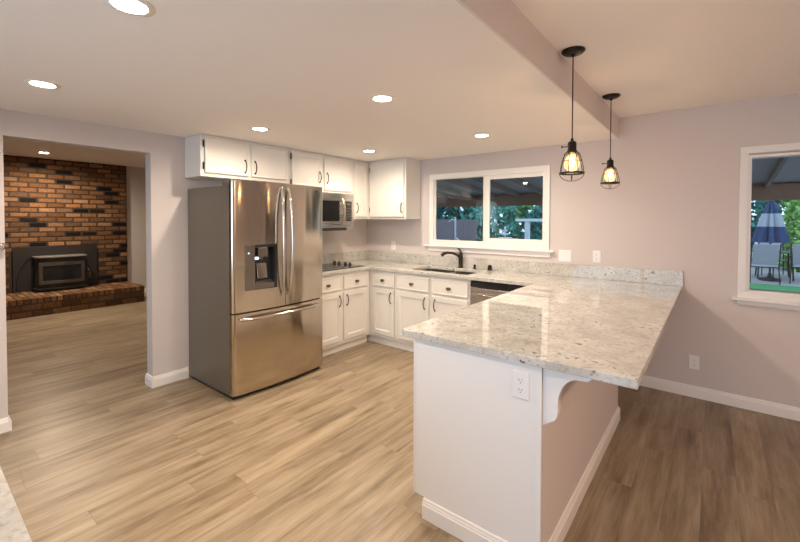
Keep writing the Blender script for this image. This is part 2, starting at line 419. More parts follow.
# ================================================================== CABINETS
def fmap(side, face):
    if side == 'L': return lambda u, z, n: Vector((face+n, u, z))       # faces +x
    if side == 'B': return lambda u, z, n: Vector((u, face-n, z))       # faces -y
    if side == 'P': return lambda u, z, n: Vector((face-n, u, z))       # faces -x
    return lambda u, z, n: Vector((u, face+n, z))                       # 'F' faces +y
def panel_door(name, side, face, u0, u1, z0, z1, parent, flat=False, t=.019, st=.05, m='white_lacquer'):
    f = fmap(side, face); q = MB()
    prof = [(0, 0), (0, t-.003), (.003, t)] + ([(.012, t), (.014, t-.002), (.02, t-.002)] if flat else [(st, t), (st+.004, t-.005), (st+.012, t-.007), (st+.016, t-.007)])
    loops = []
    for o_, n in prof: loops.append([f(u0+o_, z0+o_, n+.001), f(u1-o_, z0+o_, n+.001), f(u1-o_, z1-o_, n+.001), f(u0+o_, z1-o_, n+.001)])
    q.rings(loops); return q.build(name, m, parent)
def bow_handle(side, face, u, z, parent, L=.115, m='bronze'):
    f = fmap(side, face); q = MB(); pts = []
    for k in range(11):
        a = k/10; pts.append(f(u, z - L/2 + L*a, .004 + .024*math.sin(math.pi*a)**.7))
    q.tube(pts, [.0062, .005, .0045, .0045, .005, .0052, .005, .0045, .0045, .005, .0062], 8)
    for s in (-1, 1): 
        c = f(u, z+s*L/2, .003); q.lathe([(.008, -.004), (.008, .002), (.004, .005)], c, 10, 'x' if side in 'LP' else '-y')
    return q.build('handle', m, parent, smooth=60)
def oval_knob(side, face, u, z, parent):
    f = fmap(side, face); q = MB(); ax = 'x' if side in 'LP' else '-y'
    sgn = -1 if side in 'PF' else 1
    q.lathe([(.022, 0), (.022, sgn*.003), (.010, sgn*.006), (.010, sgn*.012), (.024, sgn*.016), (.026, sgn*.021), (.018, sgn*.026), (.004, sgn*.028)], f(u, z, .0), 20, ax, sx=1, sy=.62)
    return q.build('knob', 'brass_bronze', parent, smooth=50)
def hinge(side, face, u, z, parent):
    f = fmap(side, face); q = MB()
    q.tube([f(u, z-.026, .010), f(u, z+.026, .010)], .006, 8)
    for dz in (-.03, .026): q.tube([f(u, z+dz, .010), f(u, z+dz+.004, .010)], .008, 8)
    return q.build('hinge', 'bronze', parent)

# upper cabinets
def upper(name, label, x0, x1, y0, y1, z0):
    t_ = empty(name, ((x0+x1)/2, (y0+y1)/2, z0), label, 'cabinet', 'wall cabinets')
    boxobj('body', 'white_lacquer', (x0, x1, y0, y1, z0, HL-.003), t_, .002); return t_
FX = .302
u1 = upper('wall_cabinet', 'two-door white wall cabinet directly above the refrigerator', .002, FX, -2.452, -1.53, 1.852)
for (a, b, hs, hg) in ((-2.418, -2.005, -2.040, -2.423), (-1.972, -1.565, -1.935, None)):
    d = panel_door('door', 'L', FX, a, b, 1.885, 2.197, u1, flat=True)
    bow_handle('L', FX+.02, hs, 1.975, d)
    if hg:
        for z in (2.138, 1.945): hinge('L', FX, hg-.006, z, d)
u2 = upper('wall_cabinet', 'two-door white wall cabinet above the microwave', .002, FX, -1.528, -.587, 1.785)
for (a, b, hs, hg) in ((-1.500, -1.095, -1.128, -1.505), (-1.052, -.620, -1.018, None)):
    d = panel_door('door', 'L', FX, a, b, 1.812, 2.197, u2, st=.042)
    bow_handle('L', FX+.02, hs, 1.95, d)
    if hg:
        for z in (2.142, 1.868): hinge('L', FX, hg-.006, z, d)
u3 = upper('wall_cabinet', 'narrow white wall cabinet in the corner right of the microwave', .002, FX, -.585, -.002, 1.482)
d = panel_door('door', 'L', FX, -.560, -.335, 1.51, 2.197, u3, st=.042); bow_handle('L', FX+.02, -.533, 1.62, d)
u4 = upper('wall_cabinet', 'tall white wall cabinet left of the sink window', .304, .918, -.298, -.002, 1.482)
d = panel_door('door', 'B', -.298, .345, .893, 1.51, 2.197, u4, flat=True); bow_handle('B', -.318, .865, 1.618, d)
for z in (2.11, 1.60): hinge('B', -.298, .336, z, d)

# base cabinets
def base(label, x0, x1, y0, y1, side, face, toe, units, kick=True):
    """units: list of (u0,u1,handle_u)"""
    t_ = empty('base_cabinet', ((x0+x1)/2, (y0+y1)/2, 0), label, 'cabinet', 'base cabinets')
    boxobj('body', 'white_lacquer', (x0, x1, y0, y1, .097, .882), t_, .0015)
    kb = toe; boxobj('toe_kick', 'trim_white', kb, t_)
    for (a, b, hu) in units:
        dr = panel_door('drawer', side, face, a, b, .70, .850, t_, flat=True); oval_knob(side, face + (.02 if side == 'L' else -.02), (a+b)/2, .772, dr)
        d = panel_door('door', side, face, a, b, .135, .672, t_, st=.052); bow_handle(side, face + (.02 if side == 'L' else -.02), hu, .578, d)
    return t_
bf = .606
base('white base cabinet beneath the cooktop, two drawers over two doors', .002, bf, -1.498, -.604, 'L', bf, (.002, .560, -1.498, -.604, 0, .095), [(-1.485, -1.075, -1.112), (-1.038, -.655, -1.0)])
base('narrow white base cabinet left of the sink doors, one drawer over one door', .002, 1.014, -.60, -.002, 'B', -.602, (.002, 1.014, -.560, -.002, 0, .095), [(.668, .992, .948)])
sb = base('white sink base cabinet beneath the faucet, two drawer fronts over two doors', 1.016, 1.957, -.60, -.002, 'B', -.602, (1.016, 1.957, -.560, -.002, 0, .095), [(1.032, 1.464, 1.418), (1.506, 1.932, 1.550)])
# hollow the sink base so the bowls have room
for ch in sb.children:
    if ch.name.startswith('body'):
        bpy.data.objects.remove(ch)
        break
q = MB()
for b in ((1.016, 1.042, -.60, -.002, .097, .882), (1.939, 1.957, -.60, -.002, .097, .882), (1.042, 1.939, -.60, -.002, .097, .115), (1.042, 1.939, -.60, -.582, .115, .882), (1.042, 1.939, -.014, -.002, .115, .882)): q.box(*b)
q.build('body', 'white_lacquer', sb)
# dishwasher
dw = empty('dishwasher', (2.27, -.3, 0), 'stainless steel dishwasher with black control strip between sink cabinet and peninsula', 'dishwasher')
boxobj('body', 'black_plastic', (1.960, 2.563, -.575, -.03, .0, .878), dw)
q = MB()
q.prism([(.0, .105), (.045, .105), (.047, .5), (.045, .815), (.0, .815)], lambda u, v: (1.962, -.578-u, v), lambda u, v: (2.560, -.578-u, v)); dd = q.build('door', 'steel_plain', dw, .003)
q = MB(); q.prism([(.0, .82), (.045, .82), (.040, .872), (.0, .876)], lambda u, v: (1.962, -.578-u, v), lambda u, v: (2.560, -.578-u, v)); q.build('control_panel', 'black_gloss', dw, .002)
q = MB(); q.tube([(2.04+k*.044, -.628-.035*math.sin(math.pi*k/10)**.6, .752) for k in range(11)], .010, 10); q.build('handle', 'steel_bright', dd, smooth=60)
# peninsula cabinets, kitchen side
pc = empty('peninsula_cabinet', (2.9, -1.5, 0), 'white peninsula base with blank end panel facing the room', 'cabinet')
boxobj('body', 'white_lacquer', (2.700, 3.188, PY+.02, -.822, .097, .882), pc)
boxobj('toe_kick', 'trim_white', (2.775, 3.188, PY+.02, -.822, 0, .095), pc)
cc = empty('base_cabinet', (2.78, -.4, 0), 'white blind corner base cabinet where the peninsula meets the window wall, right of the dishwasher', 'cabinet', 'base cabinets')
boxobj('body', 'white_lacquer', (2.61, 2.948, -.82, -.003, .097, .882), cc)
boxobj('toe_kick', 'trim_white', (2.675, 2.948, -.82, -.003, 0, .095), cc)
q = MB(); q.prism([(2.661, .098), (2.661, .882), (3.294, .882), (3.294, .001), (2.722, .001), (2.722, .098)], lambda u, v: (u, PY+.018, v), lambda u, v: (u, PY, v)); ep = q.build('end_panel', 'panel_white', pc, .001)
boxobj('corner_bead', 'panel_white', (3.276, 3.296, PY-.004, PY, .096, .882), ep, .001)
boxobj('corner_bead', 'panel_white', (2.657, 2.669, PY-.003, PY, .100, .882), ep, .001)
for (a, b, hu) in ((-2.45, -2.01, -2.05), (-1.98, -1.54, -1.94), (-1.5, -1.06, -1.10)):
    dr = panel_door('drawer', 'P', 2.698, a, b, .70, .85, pc, flat=True); oval_knob('P', 2.678, (a+b)/2, .772, dr)
    d = panel_door('door', 'P', 2.698, a, b, .135, .672, pc, st=.052); bow_handle('P', 2.678, hu, .578, d)
# corbel under the overhang
def corbel(y, label):
    pts = [(3.295, .638), (3.312, .650), (3.345, .672), (3.352, .69), (3.356, .715)]
    for k in range(9):
        a = k/8*math.pi/2; pts.append((3.432 - .078*math.cos(a), .735 + .120*math.sin(a)))
    pts += [(3.462, .857), (3.476, .868), (3.478, .883), (3.295, .883)]
    q = MB(); q.prism(pts, lambda u, v: (u, y, v), lambda u, v: (u, y+.045, v))
    tag(q.build('corbel', 'panel_white', None, .0015), label, 'bracket', 'counter brackets')
corbel(PY+.012, 'white curved wooden bracket under the end of the peninsula overhang')
# near corner worktop beside the camera
nc = empty('base_cabinet', (2.3, -4.3, 0), 'white base cabinet under the separate counter at the lower left corner', 'cabinet', 'base cabinets')
boxobj('body', 'white_lacquer', (1.4, 3.02, -4.6, -4.0, .097, .878), nc)
boxobj('toe_kick', 'trim_white', (1.4, 3.02, -4.6, -4.06, 0, .095), nc)
for (a, b, hu) in ((1.44, 1.95, 1.91), (1.98, 2.47, 2.02), (2.5, 2.98, 2.94)):
    d = panel_door('door', 'F', -4.0, a, b, .135, .85, nc); bow_handle('F', -3.98, hu, .72, d)
tag(boxobj('countertop', 'granite', (1.38, 3.04, -4.62, -3.97, .880, .914), None, .004), 'granite counter corner poking into the lower left of the photo', 'countertop')

# ================================================================== REFRIGERATOR
fr = empty('refrigerator', (.42, -1.99, 0), 'large french door refrigerator in stainless steel with ice dispenser and bottom freezer', 'refrigerator')
Y0, Y1, YS = -2.447, -1.503, -1.970
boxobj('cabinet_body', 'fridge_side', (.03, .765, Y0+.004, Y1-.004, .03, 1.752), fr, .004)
boxobj('base_grille', 'black_plastic', (.06, .775, Y0+.02, Y1-.02, .0, .038), fr)
for y in (Y0+.06, Y1-.06): boxobj('hinge_cover', 'fridge_side', (.62, .80, y-.04, y+.04, 1.754, 1.785), fr, .006)
YC, HW = (Y0+Y1)/2, (Y1-Y0)/2
def fx_(y):
    s = (y-YC)/HW; e = 1-abs(s); edge = .014*max(0, 1-e/.05)**2
    return .815 + .034*(1-s*s) - edge
def lin(a, b, n): return [a+(b-a)*k/n for k in range(n+1)]
DY0, DY1, DZ0, DZ1 = -2.345, -2.055, .885, 1.262
ysl = [Y0, Y0+.008, Y0+.018, Y0+.03, -2.38, DY0] + lin(DY0, DY1, 6)[1:] + [-2.02, YS-.003]
q = MB(); q.cells(ysl, [.713, DZ0, DZ1, 1.79], lambda u, v: not (DY0 < u < DY1 and DZ0 < v < DZ1), lambda u, v: (fx_(u), u, v), lambda u, v: (.768, u, v))
dl = q.build('left_door', 'steel', fr, smooth=30)
ysr = [YS+.003] + lin(-1.95, -1.57, 8) + [Y1-.03, Y1-.018, Y1-.008, Y1]
q = MB(); q.cells(ysr, [.713, 1.79], lambda u, v: True, lambda u, v: (fx_(u), u, v), lambda u, v: (.768, u, v)); drr = q.build('right_door', 'steel', fr, smooth=30)
q = MB(); q.cells(ysl[:5] + lin(-2.3, -1.65, 14) + ysr[-5:], [.04, .700], lambda u, v: True, lambda u, v: (fx_(u), u, v), lambda u, v: (.768, u, v)); dz = q.build('freezer_drawer', 'steel', fr, smooth=30)
# handles
for y, par in ((-2.012, dl), (-1.944, drr)):
    q = MB(); pts = []
    for k in range(15):
        a = k/14; pts.append((fx_(y)+.006+.052*math.sin(math.pi*a)**.55, y + (-.012 if y < YS else .012)*math.sin(math.pi*a), 0.80 + .955*a))
    q.tube(pts, [.011]+[.0135]*13+[.011], 12); q.build('handle', 'steel_bright', par, smooth=60)
q = MB(); pts = []
for k in range(17):
    a = k/16; y = -2.395 + .81*a; pts.append((fx_(y)+.006+.042*math.sin(math.pi*a)**.4, y, .655))
q.tube(pts, [.011]+[.0135]*15+[.011], 12); q.build('handle', 'steel_bright', dz, smooth=60)
# dispenser
dp = MB(); ringz = .006
xf = fx_(-2.2)-.004
for b in ((.790, xf+.004, DY0, DY0+.083, DZ0, DZ1),): dp.box(*b)
cp = dp.build('control_panel', 'dispenser_grey', dl, .002)
boxobj('indicator_light', 'led_glow', (xf+.004, xf+.0055, DY0+.02, DY0+.028, 1.19, 1.198), dl)
q = MB(); q.box(.770, .774, DY0+.083, DY1, DZ0, DZ1); q.box(.774, xf, DY1-.018, DY1, DZ0, DZ1); q.box(.774, xf, DY0+.083, DY1-.018, DZ1-.022, DZ1); rc = q.build('recess', 'black_plastic', dl)
q = MB(); q.prism([(.774, .887), (xf, .887), (xf, .93), (.79, .955), (.774, .955)], lambda u, v: (u, DY0+.085, v), lambda u, v: (u, DY1-.02, v)); q.build('drip_tray', 'dispenser_grey', dl, .002)
q = MB(); q.box(.775, xf-.004, -2.225, -2.135, 1.155, 1.238); q.lathe([(.016, 1.13), (.02, 1.155)], (.80, -2.18, 0), 14); q.build('nozzle', 'dispenser_grey', dl, .004)
q = MB(); q.prism([(.776, 1.10), (.785, 1.10), (.806, .97), (.798, .968), (.776, 1.0)], lambda u, v: (u, -2.215, v), lambda u, v: (u, -2.12, v)); q.build('paddle', 'steel_bright', dl, .003)
boxobj('ice_light', 'led_glow', (.776, .800, -2.235, -2.205, 1.135, 1.150), dl)
# small badge on the right door
q = MB(); q.lathe([(.009, 0), (.009, .002)], (fx_(-1.60)-.001, -1.605, 1.742), 16, 'x'); q.box(fx_(-1.585)-.001, fx_(-1.585)+.001, -1.592, -1.572, 1.737, 1.747); q.build('badge', 'slot_dark', drr)

# ================================================================== MICROWAVE, COOKTOP
mw = empty('microwave', (.2, -1.04, 1.355), 'stainless over-the-range microwave with black window and curved handle', 'microwave')
MY0, MY1, MZ0, MZ1 = -1.425, -.665, 1.352, 1.781
boxobj('body', 'steel_plain', (.004, .375, MY0, MY1, MZ0, MZ1), mw, .003)
q = MB(); q.cells([MY0, MY0+.05, -.895, -.835], [MZ0+.03, 1.455, 1.690, MZ1], lambda u, v: not (MY0+.05 < u < -.895 and 1.455 < v < 1.69), lambda u, v: (.402, u, v), lambda u, v: (.377, u, v)); md = q.build('door', 'steel_plain', mw, .002)
boxobj('door_glass', 'black_gloss', (.378, .399, MY0+.051, -.896, 1.456, 1.689), md)
q = MB(); q.tube([(.405+.045*math.sin(math.pi*k/12)**.8, -.862, 1.425+.30*k/12) for k in range(13)], .011, 10); q.build('handle', 'steel_bright', md, smooth=60)
q = MB(); q.cells([-.832, -.80, -.70, MY1], [MZ0+.03, 1.455, 1.690, MZ1], lambda u, v: not (-.80 < u < -.70 and 1.455 < v < 1.69), lambda u, v: (.402, u, v), lambda u, v: (.377, u, v)); mc = q.build('control_frame', 'steel_plain', mw, .002)
boxobj('control_panel', 'black_gloss', (.378, .400, -.799, -.701, 1.456, 1.689), mc)
q = MB()
for i in range(5):
    for j in range(3): q.box(.400, .4012, -.79+j*.030, -.79+j*.030+.02, 1.47+i*.032, 1.47+i*.032+.016)
q.box(.400, .4012, -.79, -.71, 1.645, 1.675)
q.build('buttons', 'stove_top', mc)
boxobj('vent_grille', 'black_plastic', (.20, .398, MY0+.02, MY1-.12, MZ0-.006, MZ0+.028), mw)

ck = empty('cooktop', (.32, -1.03, CT), 'black glass cooktop set in the granite beside the refrigerator', 'cooktop')
boxobj('glass_top', 'black_gloss', (.07, .565, -1.41, -.652, CT+.0008, CT+.008), ck, .002)
q = MB()
for (x, y, r) in ((.19, -1.25, .075), (.42, -1.22, .10), (.20, -.93, .09), (.43, -.93, .07)):
    q = MB(); q.tube([(x+r*math.cos(a*math.pi/16), y+r*math.sin(a*math.pi/16), CT+.0082) for a in range(33)], .0012, 4); q.build('burner_ring', 'stove_top', ck)

for x, y in ((.105, -.705), (.185, -.705), (.295, -.70), (.37, -.70)):
    q = MB(); q.lathe([(.021, .0), (.021, .006), (.018, .010), (.017, .022), (.013, .025)], (x, y, CT+.008), 18); q.box(x-.003, x+.003, y-.018, y+.018, CT+.032, CT+.037)
    q.build('knob', 'black_plastic', ck, smooth=40)

# ================================================================== SINK + FAUCET
sk = empty('sink', (1.51, -.32, CT-.2), 'undermount stainless steel double bowl sink below the window', 'sink')
for (a, b) in ((1.146, 1.498), (1.522, 1.874)):
    q = MB(); lp = []
    def rr(x0, x1, y0, y1, z, r=.035):
        out = []
        for cx, cy, s in ((x1-r, y1-r, 0), (x0+r, y1-r, 1), (x0+r, y0+r, 2), (x1-r, y0+r, 3)):
            for k in range(5): an = math.pi/2*(s+k/4); out.append((cx+r*math.cos(an), cy+r*math.sin(an), z))
        return out
    L = [rr(a-.004, b+.004, -.532, -.103, CB-.001, .03), rr(a+.001, b-.001, -.525, -.11, CB-.002, .03), rr(a+.004, b-.004, -.522, -.113, CB-.16), rr(a+.03, b-.03, -.49, -.14, CB-.185, .02), rr(a+.13, b-.13, -.36, -.28, CB-.19, .02)]
    q.rings(L, close=False); q.bm.faces.new([v for v in q.bm.verts][-20:])
    o = q.build('bowl', 'sink_steel', sk, smooth=40); sd = o.modifiers.new('solid', 'SOLIDIFY'); sd.thickness = .0015
    q = MB(); q.lathe([(.04, 0), (.04, .003), (.03, .002), (.01, .001)], ((a+b)/2, -.32, CB-.189), 20); q.build('drain', 'chrome', sk, smooth=40)
q = MB(); q.box(1.494, 1.526, -.51, -.13, CB-.05, CB-.003); q.build('divider', 'sink_steel', sk, .006)
fc = empty('faucet', (1.535, -.06, CT), 'dark bronze single lever faucet with pull-out spout arching left over the sink', 'faucet')
q = MB(); q.lathe([(.030, 0), (.030, .006), (.023, .014), (.024, .09), (.025, .15), (.021, .175), (.012, .182)], (1.535, -.06, CT+.0005), 20); fb = q.build('body', 'bronze', fc, smooth=50)
q = MB(); q.tube([(1.535, -.065, CT+.115), (1.505, -.092, CT+.150), (1.46, -.125, CT+.172), (1.415, -.16, CT+.176), (1.38, -.185, CT+.163), (1.36, -.20, CT+.140)], [.016, .015, .014, .015, .019, .020], 12); q.build('spout', 'bronze', fc, smooth=60)
q = MB(); q.tube([(1.535, -.06, CT+.178), (1.528, -.057, CT+.197), (1.508, -.05, CT+.216), (1.49, -.045, CT+.222)], [.014, .010, .008, .009], 10); q.build('lever', 'bronze', fc, smooth=60)
def dispenser(name, x, y, lab, cat, tall):
    t_ = empty(name, (x, y, CT), lab, cat)
    q = MB(); q.lathe([(.022, 0), (.022, .005), (.014, .009), (.013, tall), (.016, tall+.004), (.015, tall+.018), (.006, tall+.022)], (x, y, CT+.0005), 18); q.build('body', 'bronze', t_, smooth=50)
    return t_
dispenser('soap_dispenser', 1.715, -.06, 'slim dark bronze soap dispenser just right of the faucet', 'dispenser', .03)
t_ = empty('air_gap_cap', (1.90, -.06, CT), 'stout dark bronze air gap cap farther right of the faucet', 'cap')
q = MB(); q.lathe([(.026, 0), (.026, .005), (.022, .008), (.022, .040), (.020, .052), (.010, .058)], (1.90, -.06, CT+.0005), 18); q.build('body', 'bronze', t_, smooth=50)

# ================================================================== OUTLETS
def plate(name, label, side, face, u, z, gangs, kind, group='wall plates'):
    f = fmap(side, face); w_ = .07 + .046*(gangs-1)
    c = f(u, z, 0)
    t_ = empty(name, c, label, 'outlet' if kind == 'outlet' else 'switch', group)
    q = MB(); h = .058; L = []
    for o_, n in ((0, .0008), (0, .003), (.004, .0055)): L.append([f(u-w_/2+o_, z-h+o_, n), f(u+w_/2-o_, z-h+o_, n), f(u+w_/2-o_, z+h-o_, n), f(u-w_/2+o_, z+h-o_, n)])
    q.rings(L); q.build('cover_plate', 'outlet_white', t_)
    for g in range(gangs):
        uc = u + (g-(gangs-1)/2)*.046
        if kind == 'outlet':
            for dz in (-.020, .020):
                q = MB(); pts = [(.0165*math.cos(a*math.pi/12), max(-.0135, min(.0135, .0165*math.sin(a*math.pi/12)))) for a in range(24)]
                q.prism(pts, lambda a, b: f(uc+a, z+dz+b, .005), lambda a, b: f(uc+a, z+dz+b, .0075)); so = q.build('socket', 'outlet_white', t_)
                q = MB()
                for du, l_ in ((-.0065, .0045), (.0065, .0035)):
                    a0, b0 = f(uc+du-.001, z+dz-.001-l_+.004, .0074), f(uc+du+.001, z+dz-.001+l_+.004, .008)
                    q.box(min(a0.x, b0.x), max(a0.x, b0.x), min(a0.y, b0.y), max(a0.y, b0.y), a0.z, b0.z)
                a0, b0 = f(uc-.0022, z+dz-.0105, .0074), f(uc+.0022, z+dz-.0065, .008)
                q.box(min(a0.x, b0.x), max(a0.x, b0.x), min(a0.y, b0.y), max(a0.y, b0.y), a0.z, b0.z)
                q.build('slots', 'slot_dark', so)
        else:
            q = MB(); a0, b0 = f(uc-.016, z-.033, .005), f(uc+.016, z+.033, .0078)
            q.box(min(a0.x, b0.x), max(a0.x, b0.x), min(a0.y, b0.y), max(a0.y, b0.y), a0.z, b0.z); q.build('rocker', 'outlet_white', t_, .001)
plate('wall_switch', 'double white switch plate on the wall just right of the sink window', 'B', 0, 2.676, 1.120, 2, 'switch')
plate('wall_outlet', 'single white outlet on the wall above the middle of the peninsula upstand', 'B', 0, 2.966, 1.130, 1, 'outlet')
plate('wall_outlet', 'white outlet low on the dining wall, above the baseboard', 'B', 0, 3.719, .290, 1, 'outlet')
plate('wall_outlet', 'white outlet on the wall left of the faucet, beneath the tall wall cabinet', 'B', 0, .481, 1.131, 1, 'outlet')
plate('wall_outlet', 'white outlet on the white end panel of the peninsula', 'B', PY, 3.210, .786, 1, 'outlet')
# chrome knob on the near side of the opening
kn = empty('door_knob', (.0, -3.70, 1.272), 'small chrome knob on the wall at the left edge of the photo', 'knob')
q = MB(); q.lathe([(.024, .0005), (.024, .005), (.010, .009), (.009, .032), (.022, .040), (.026, .052), (.020, .064), (.006, .068)], (0, -3.668, 1.285), 20, 'x'); q.build('knob_body', 'chrome', kn, smooth=50)

# ================================================================== CEILING LIGHTS
def make_down(x, y, h, label, group, watts):
    t_ = empty('ceiling_light', (x, y, h), label, 'light', group)
    q = MB(); pr = [(.052, -.0012), (.056, -.006), (.076, -.004), (.080, -.0005)]
    n = 32; rg = [[q.bm.verts.new((x+r*math.cos(2*math.pi*k/n), y+r*math.sin(2*math.pi*k/n), h+z)) for k in range(n)] for r, z in pr]
    for i in range(4):
        a, b = rg[i], rg[(i+1) % 4]
        for k in range(n): q.bm.faces.new((a[k], a[(k+1)%n], b[(k+1)%n], b[k]))
    q.build('trim_ring', 'lens_trim', t_, smooth=40)
    q = MB(); q.lathe([(.053, -.0008), (.053, -.004), (.030, -.008), (.004, -.009)], (x, y, h), 28); q.build('lens', 'lens_glow', t_, smooth=60)
    l = bpy.data.lights.new('bulb', 'SPOT'); l.energy = watts*4.2; l.color = DOWN_C; l.spot_size = R(176); l.spot_blend = .9; l.shadow_soft_size = .035
    o = bpy.data.objects.new('bulb', l); col.objects.link(o); o.parent = t_; o.location = (0, 0, -.02)
    return t_
for (x, y, lab) in ((2.21, -3.59, 'recessed ceiling light cut by the top edge of the photo'), (.885, -3.59, 'recessed ceiling light nearest the left edge, before the opening'),
                    (2.21, -2.235, 'recessed ceiling light in the middle of the kitchen ceiling'), (.87, -2.23, 'recessed ceiling light above the refrigerator doors'),
                    (2.205, -.885, 'recessed ceiling light before the sink window'), (.87, -.90, 'recessed ceiling light before the corner wall cabinets')):
    make_down(x, y, HL, lab, 'kitchen ceiling lights', DOWN_W)
make_down(-4.258, -2.679, H3, 'recessed ceiling light in the room with the fireplace', 'fireplace room lights', 46)
make_down(-2.3, -2.679, H3, 'recessed ceiling light in the fireplace room, hidden above the opening', 'fireplace room lights', 24)

dm = empty('dome_light', (5.7, -3.1, HH), 'flush round ceiling light over the dining area, out of the photo', 'light')  # unseen fixture, added for warm light on the dining side
q = MB(); q.lathe([(.16, HH-.001), (.16, HH-.03), (.15, HH-.034)], (5.7, -3.1, 0), 32); q.build('base', 'lens_trim', dm, smooth=40)
q = MB(); q.lathe([(.148, HH-.035), (.135, HH-.065), (.09, HH-.09), (.01, HH-.10)], (5.7, -3.1, 0), 32); q.build('shade', 'lens_glow', dm, smooth=60)
l = bpy.data.lights.new('bulb', 'AREA'); l.shape = 'DISK'; l.size = .28; l.energy = 48; l.color = PEND_C
o = bpy.data.objects.new('bulb', l); col.objects.link(o); o.parent = dm; o.location = (0, 0, -.105)
# pendants
def pendant(x, y, zb, label):
    t_ = empty('pendant_light', (x, y, HH), label, 'light', 'pendant lights')
    q = MB(); q.lathe([(.061, HH-.0008), (.061, HH-.008), (.052, HH-.016), (.044, HH-.020), (.012, HH-.024), (.010, HH-.034), (.004, HH-.036)], (x, y, 0), 28); cn = q.build('canopy', 'dark_metal', t_, smooth=40)
    for s in (-1, 1):
        q = MB(); q.lathe([(.006, HH-.0225), (.006, HH-.018), (.004, HH-.016)], (x+s*.033, y, 0), 10); q.build('screw', 'stove_top', cn)
    zs = zb + .222                                   # top of socket
    q = MB(); q.tube([(x, y, HH-.03), (x, y, zs+.0)], .0032, 8); q.build('cord', 'dark_metal', t_)
    q = MB(); q.lathe([(.006, zs+.014), (.009, zs), (.020, zs-.006), (.023, zs-.014), (.023, zs-.050), (.026, zs-.054), (.026, zs-.062), (.022, zs-.066)], (x, y, 0), 20); sk_ = q.build('socket', 'dark_metal', t_, smooth=40)
    q = MB(); q.tube([(x-.020, y-.005, zs-.030), (x-.048, y-.012, zs-.030)], .0028, 8); q.tube([(x-.046, y-.0115, zs-.030), (x-.054, y-.0135, zs-.030)], .006, 8); q.build('switch_key', 'dark_metal', sk_)
    # cage
    q = MB(); prof = [(.024, zs-.056), (.040, zs-.072), (.050, zs-.105), (.060, zs-.150), (.063, zs-.178)]
    N = 8
    for k in range(N):
        a = 2*math.pi*k/N; q.tube([(x+r*math.cos(a), y+r*math.sin(a), z) for r, z in prof], .0022, 6)
    for r, z, tr in ((.041, zs-.074, .0017), (.0515, zs-.113, .0017), (.063, zs-.178, .0052)):
        q.tube([(x+r*math.cos(2*math.pi*k/24), y+r*math.sin(2*math.pi*k/24), z) for k in range(25)], tr, 6)
    for k in range(4):
        a = 2*math.pi*k/4+.3
        q.tube([(x+(.063)*math.cos(a)*math.cos(b), y+.063*math.sin(a)*math.cos(b), zs-.180-.042*math.sin(b)) for b in [math.pi/2*j/6 for j in range(7)]], .0021, 6)
    q.build('wire_cage', 'dark_metal', t_, smooth=60)
    q = MB(); q.lathe([(.012, zs-.060), (.014, zs-.072), (.030, zs-.092), (.040, zs-.120), (.038, zs-.145), (.022, zs-.164), (.003, zs-.170)], (x, y, 0), 20); bl = q.build('bulb_glass', 'bulb_glass', t_, smooth=60)
    q = MB()
    for k in range(5):
        a = 2*math.pi*k/5; q.tube([(x+.006*math.cos(a), y+.006*math.sin(a), zs-.082), (x+.013*math.cos(a), y+.013*math.sin(a), zs-.135)], .0012, 5)
    q.lathe([(.004, zs-.140), (.014, zs-.132), (.017, zs-.118), (.008, zs-.102)], (x, y, 0), 10)
    q.build('filament', 'filament', bl)
    l = bpy.data.lights.new('bulb', 'POINT'); l.energy = PEND_W; l.color = PEND_C; l.shadow_soft_size = .014
    o = bpy.data.objects.new('bulb', l); col.objects.link(o); o.parent = t_; o.location = (0, 0, zs-.112-HH)
pendant(3.207, -1.781, 1.690, 'nearer caged pendant light with bare filament bulb, hanging left over the peninsula')
pendant(3.212, -.771, 1.710, 'farther caged pendant light with bare filament bulb, hanging right near the wall')

# ================================================================== FIREPLACE ROOM
FXW, FYR = -5.007, -1.355
def brick_tone(dark_ok=True):
    r = random.random()
    if dark_ok and r < .15: return random.choice([(.10, .08, .068), (.13, .10, .08), (.08, .068, .062)])
    base = random.choice([(.50, .37, .255), (.47, .34, .225), (.54, .41, .30), (.42, .295, .195), (.50, .355, .23), (.46, .345, .25)])
    k = random.uniform(.82, 1.18); return tuple(c*k for c in base)
class Bricks(MB):
    def __init__(s): super().__init__(); s.cl = s.bm.loops.layers.color.new('tone')
    def brick(s, b, tone):
        j = lambda: random.uniform(-.002, .002)
        x0, x1, y0, y1, z0, z1 = b
        for f in s.box(x0, x1+j(), y0+j(), y1+j(), z0+j(), z1+j()):
            for lp in f.loops: lp[s.cl] = (*tone, 1)
fp = empty('brick_fireplace', (-4.8, -3.0, 0), 'brown and orange brick chimney wall with raised brick hearth', 'fireplace')
boxobj('mortar_bed', 'mortar', (-5.058, FXW-.006, -4.70, FYR-.002, 0, H3-.002), fp)
q = Bricks(); z = .281; row = 0
IY0, IY1, IZ1 = -2.955, -1.838, 1.012
while z < H3-.03:
    y = -4.70 - (.115 if row % 2 else 0)
    while y < FYR-.02:
        y1 = min(y+.203, FYR); y0 = max(y, -4.70)
        zt = min(z+.060, H3-.003)
        if y1-y0 > .03 and not (y1 > IY0+.05 and y0 < IY1-.05 and z < IZ1-.08): q.brick((-5.03, FXW, y0, y1, z, zt), brick_tone())
        y += .231
    z += .0818; row += 1
q.build('brick_facing', 'brick', fp, .003, seg=1)
HX, HZ = -4.173, .279
boxobj('hearth_core', 'mortar', (-5.0, HX-.006, -4.70, FYR-.006, 0, HZ-.006), fp)
q = Bricks()
y = -4.70
while y < FYR-.01:
    y1 = min(y+.061, FYR)
    for x in (-5.0, -4.722, -4.445): q.brick((x, x+.268, y, y1, HZ-.078, HZ), brick_tone(False))
    y += .0765
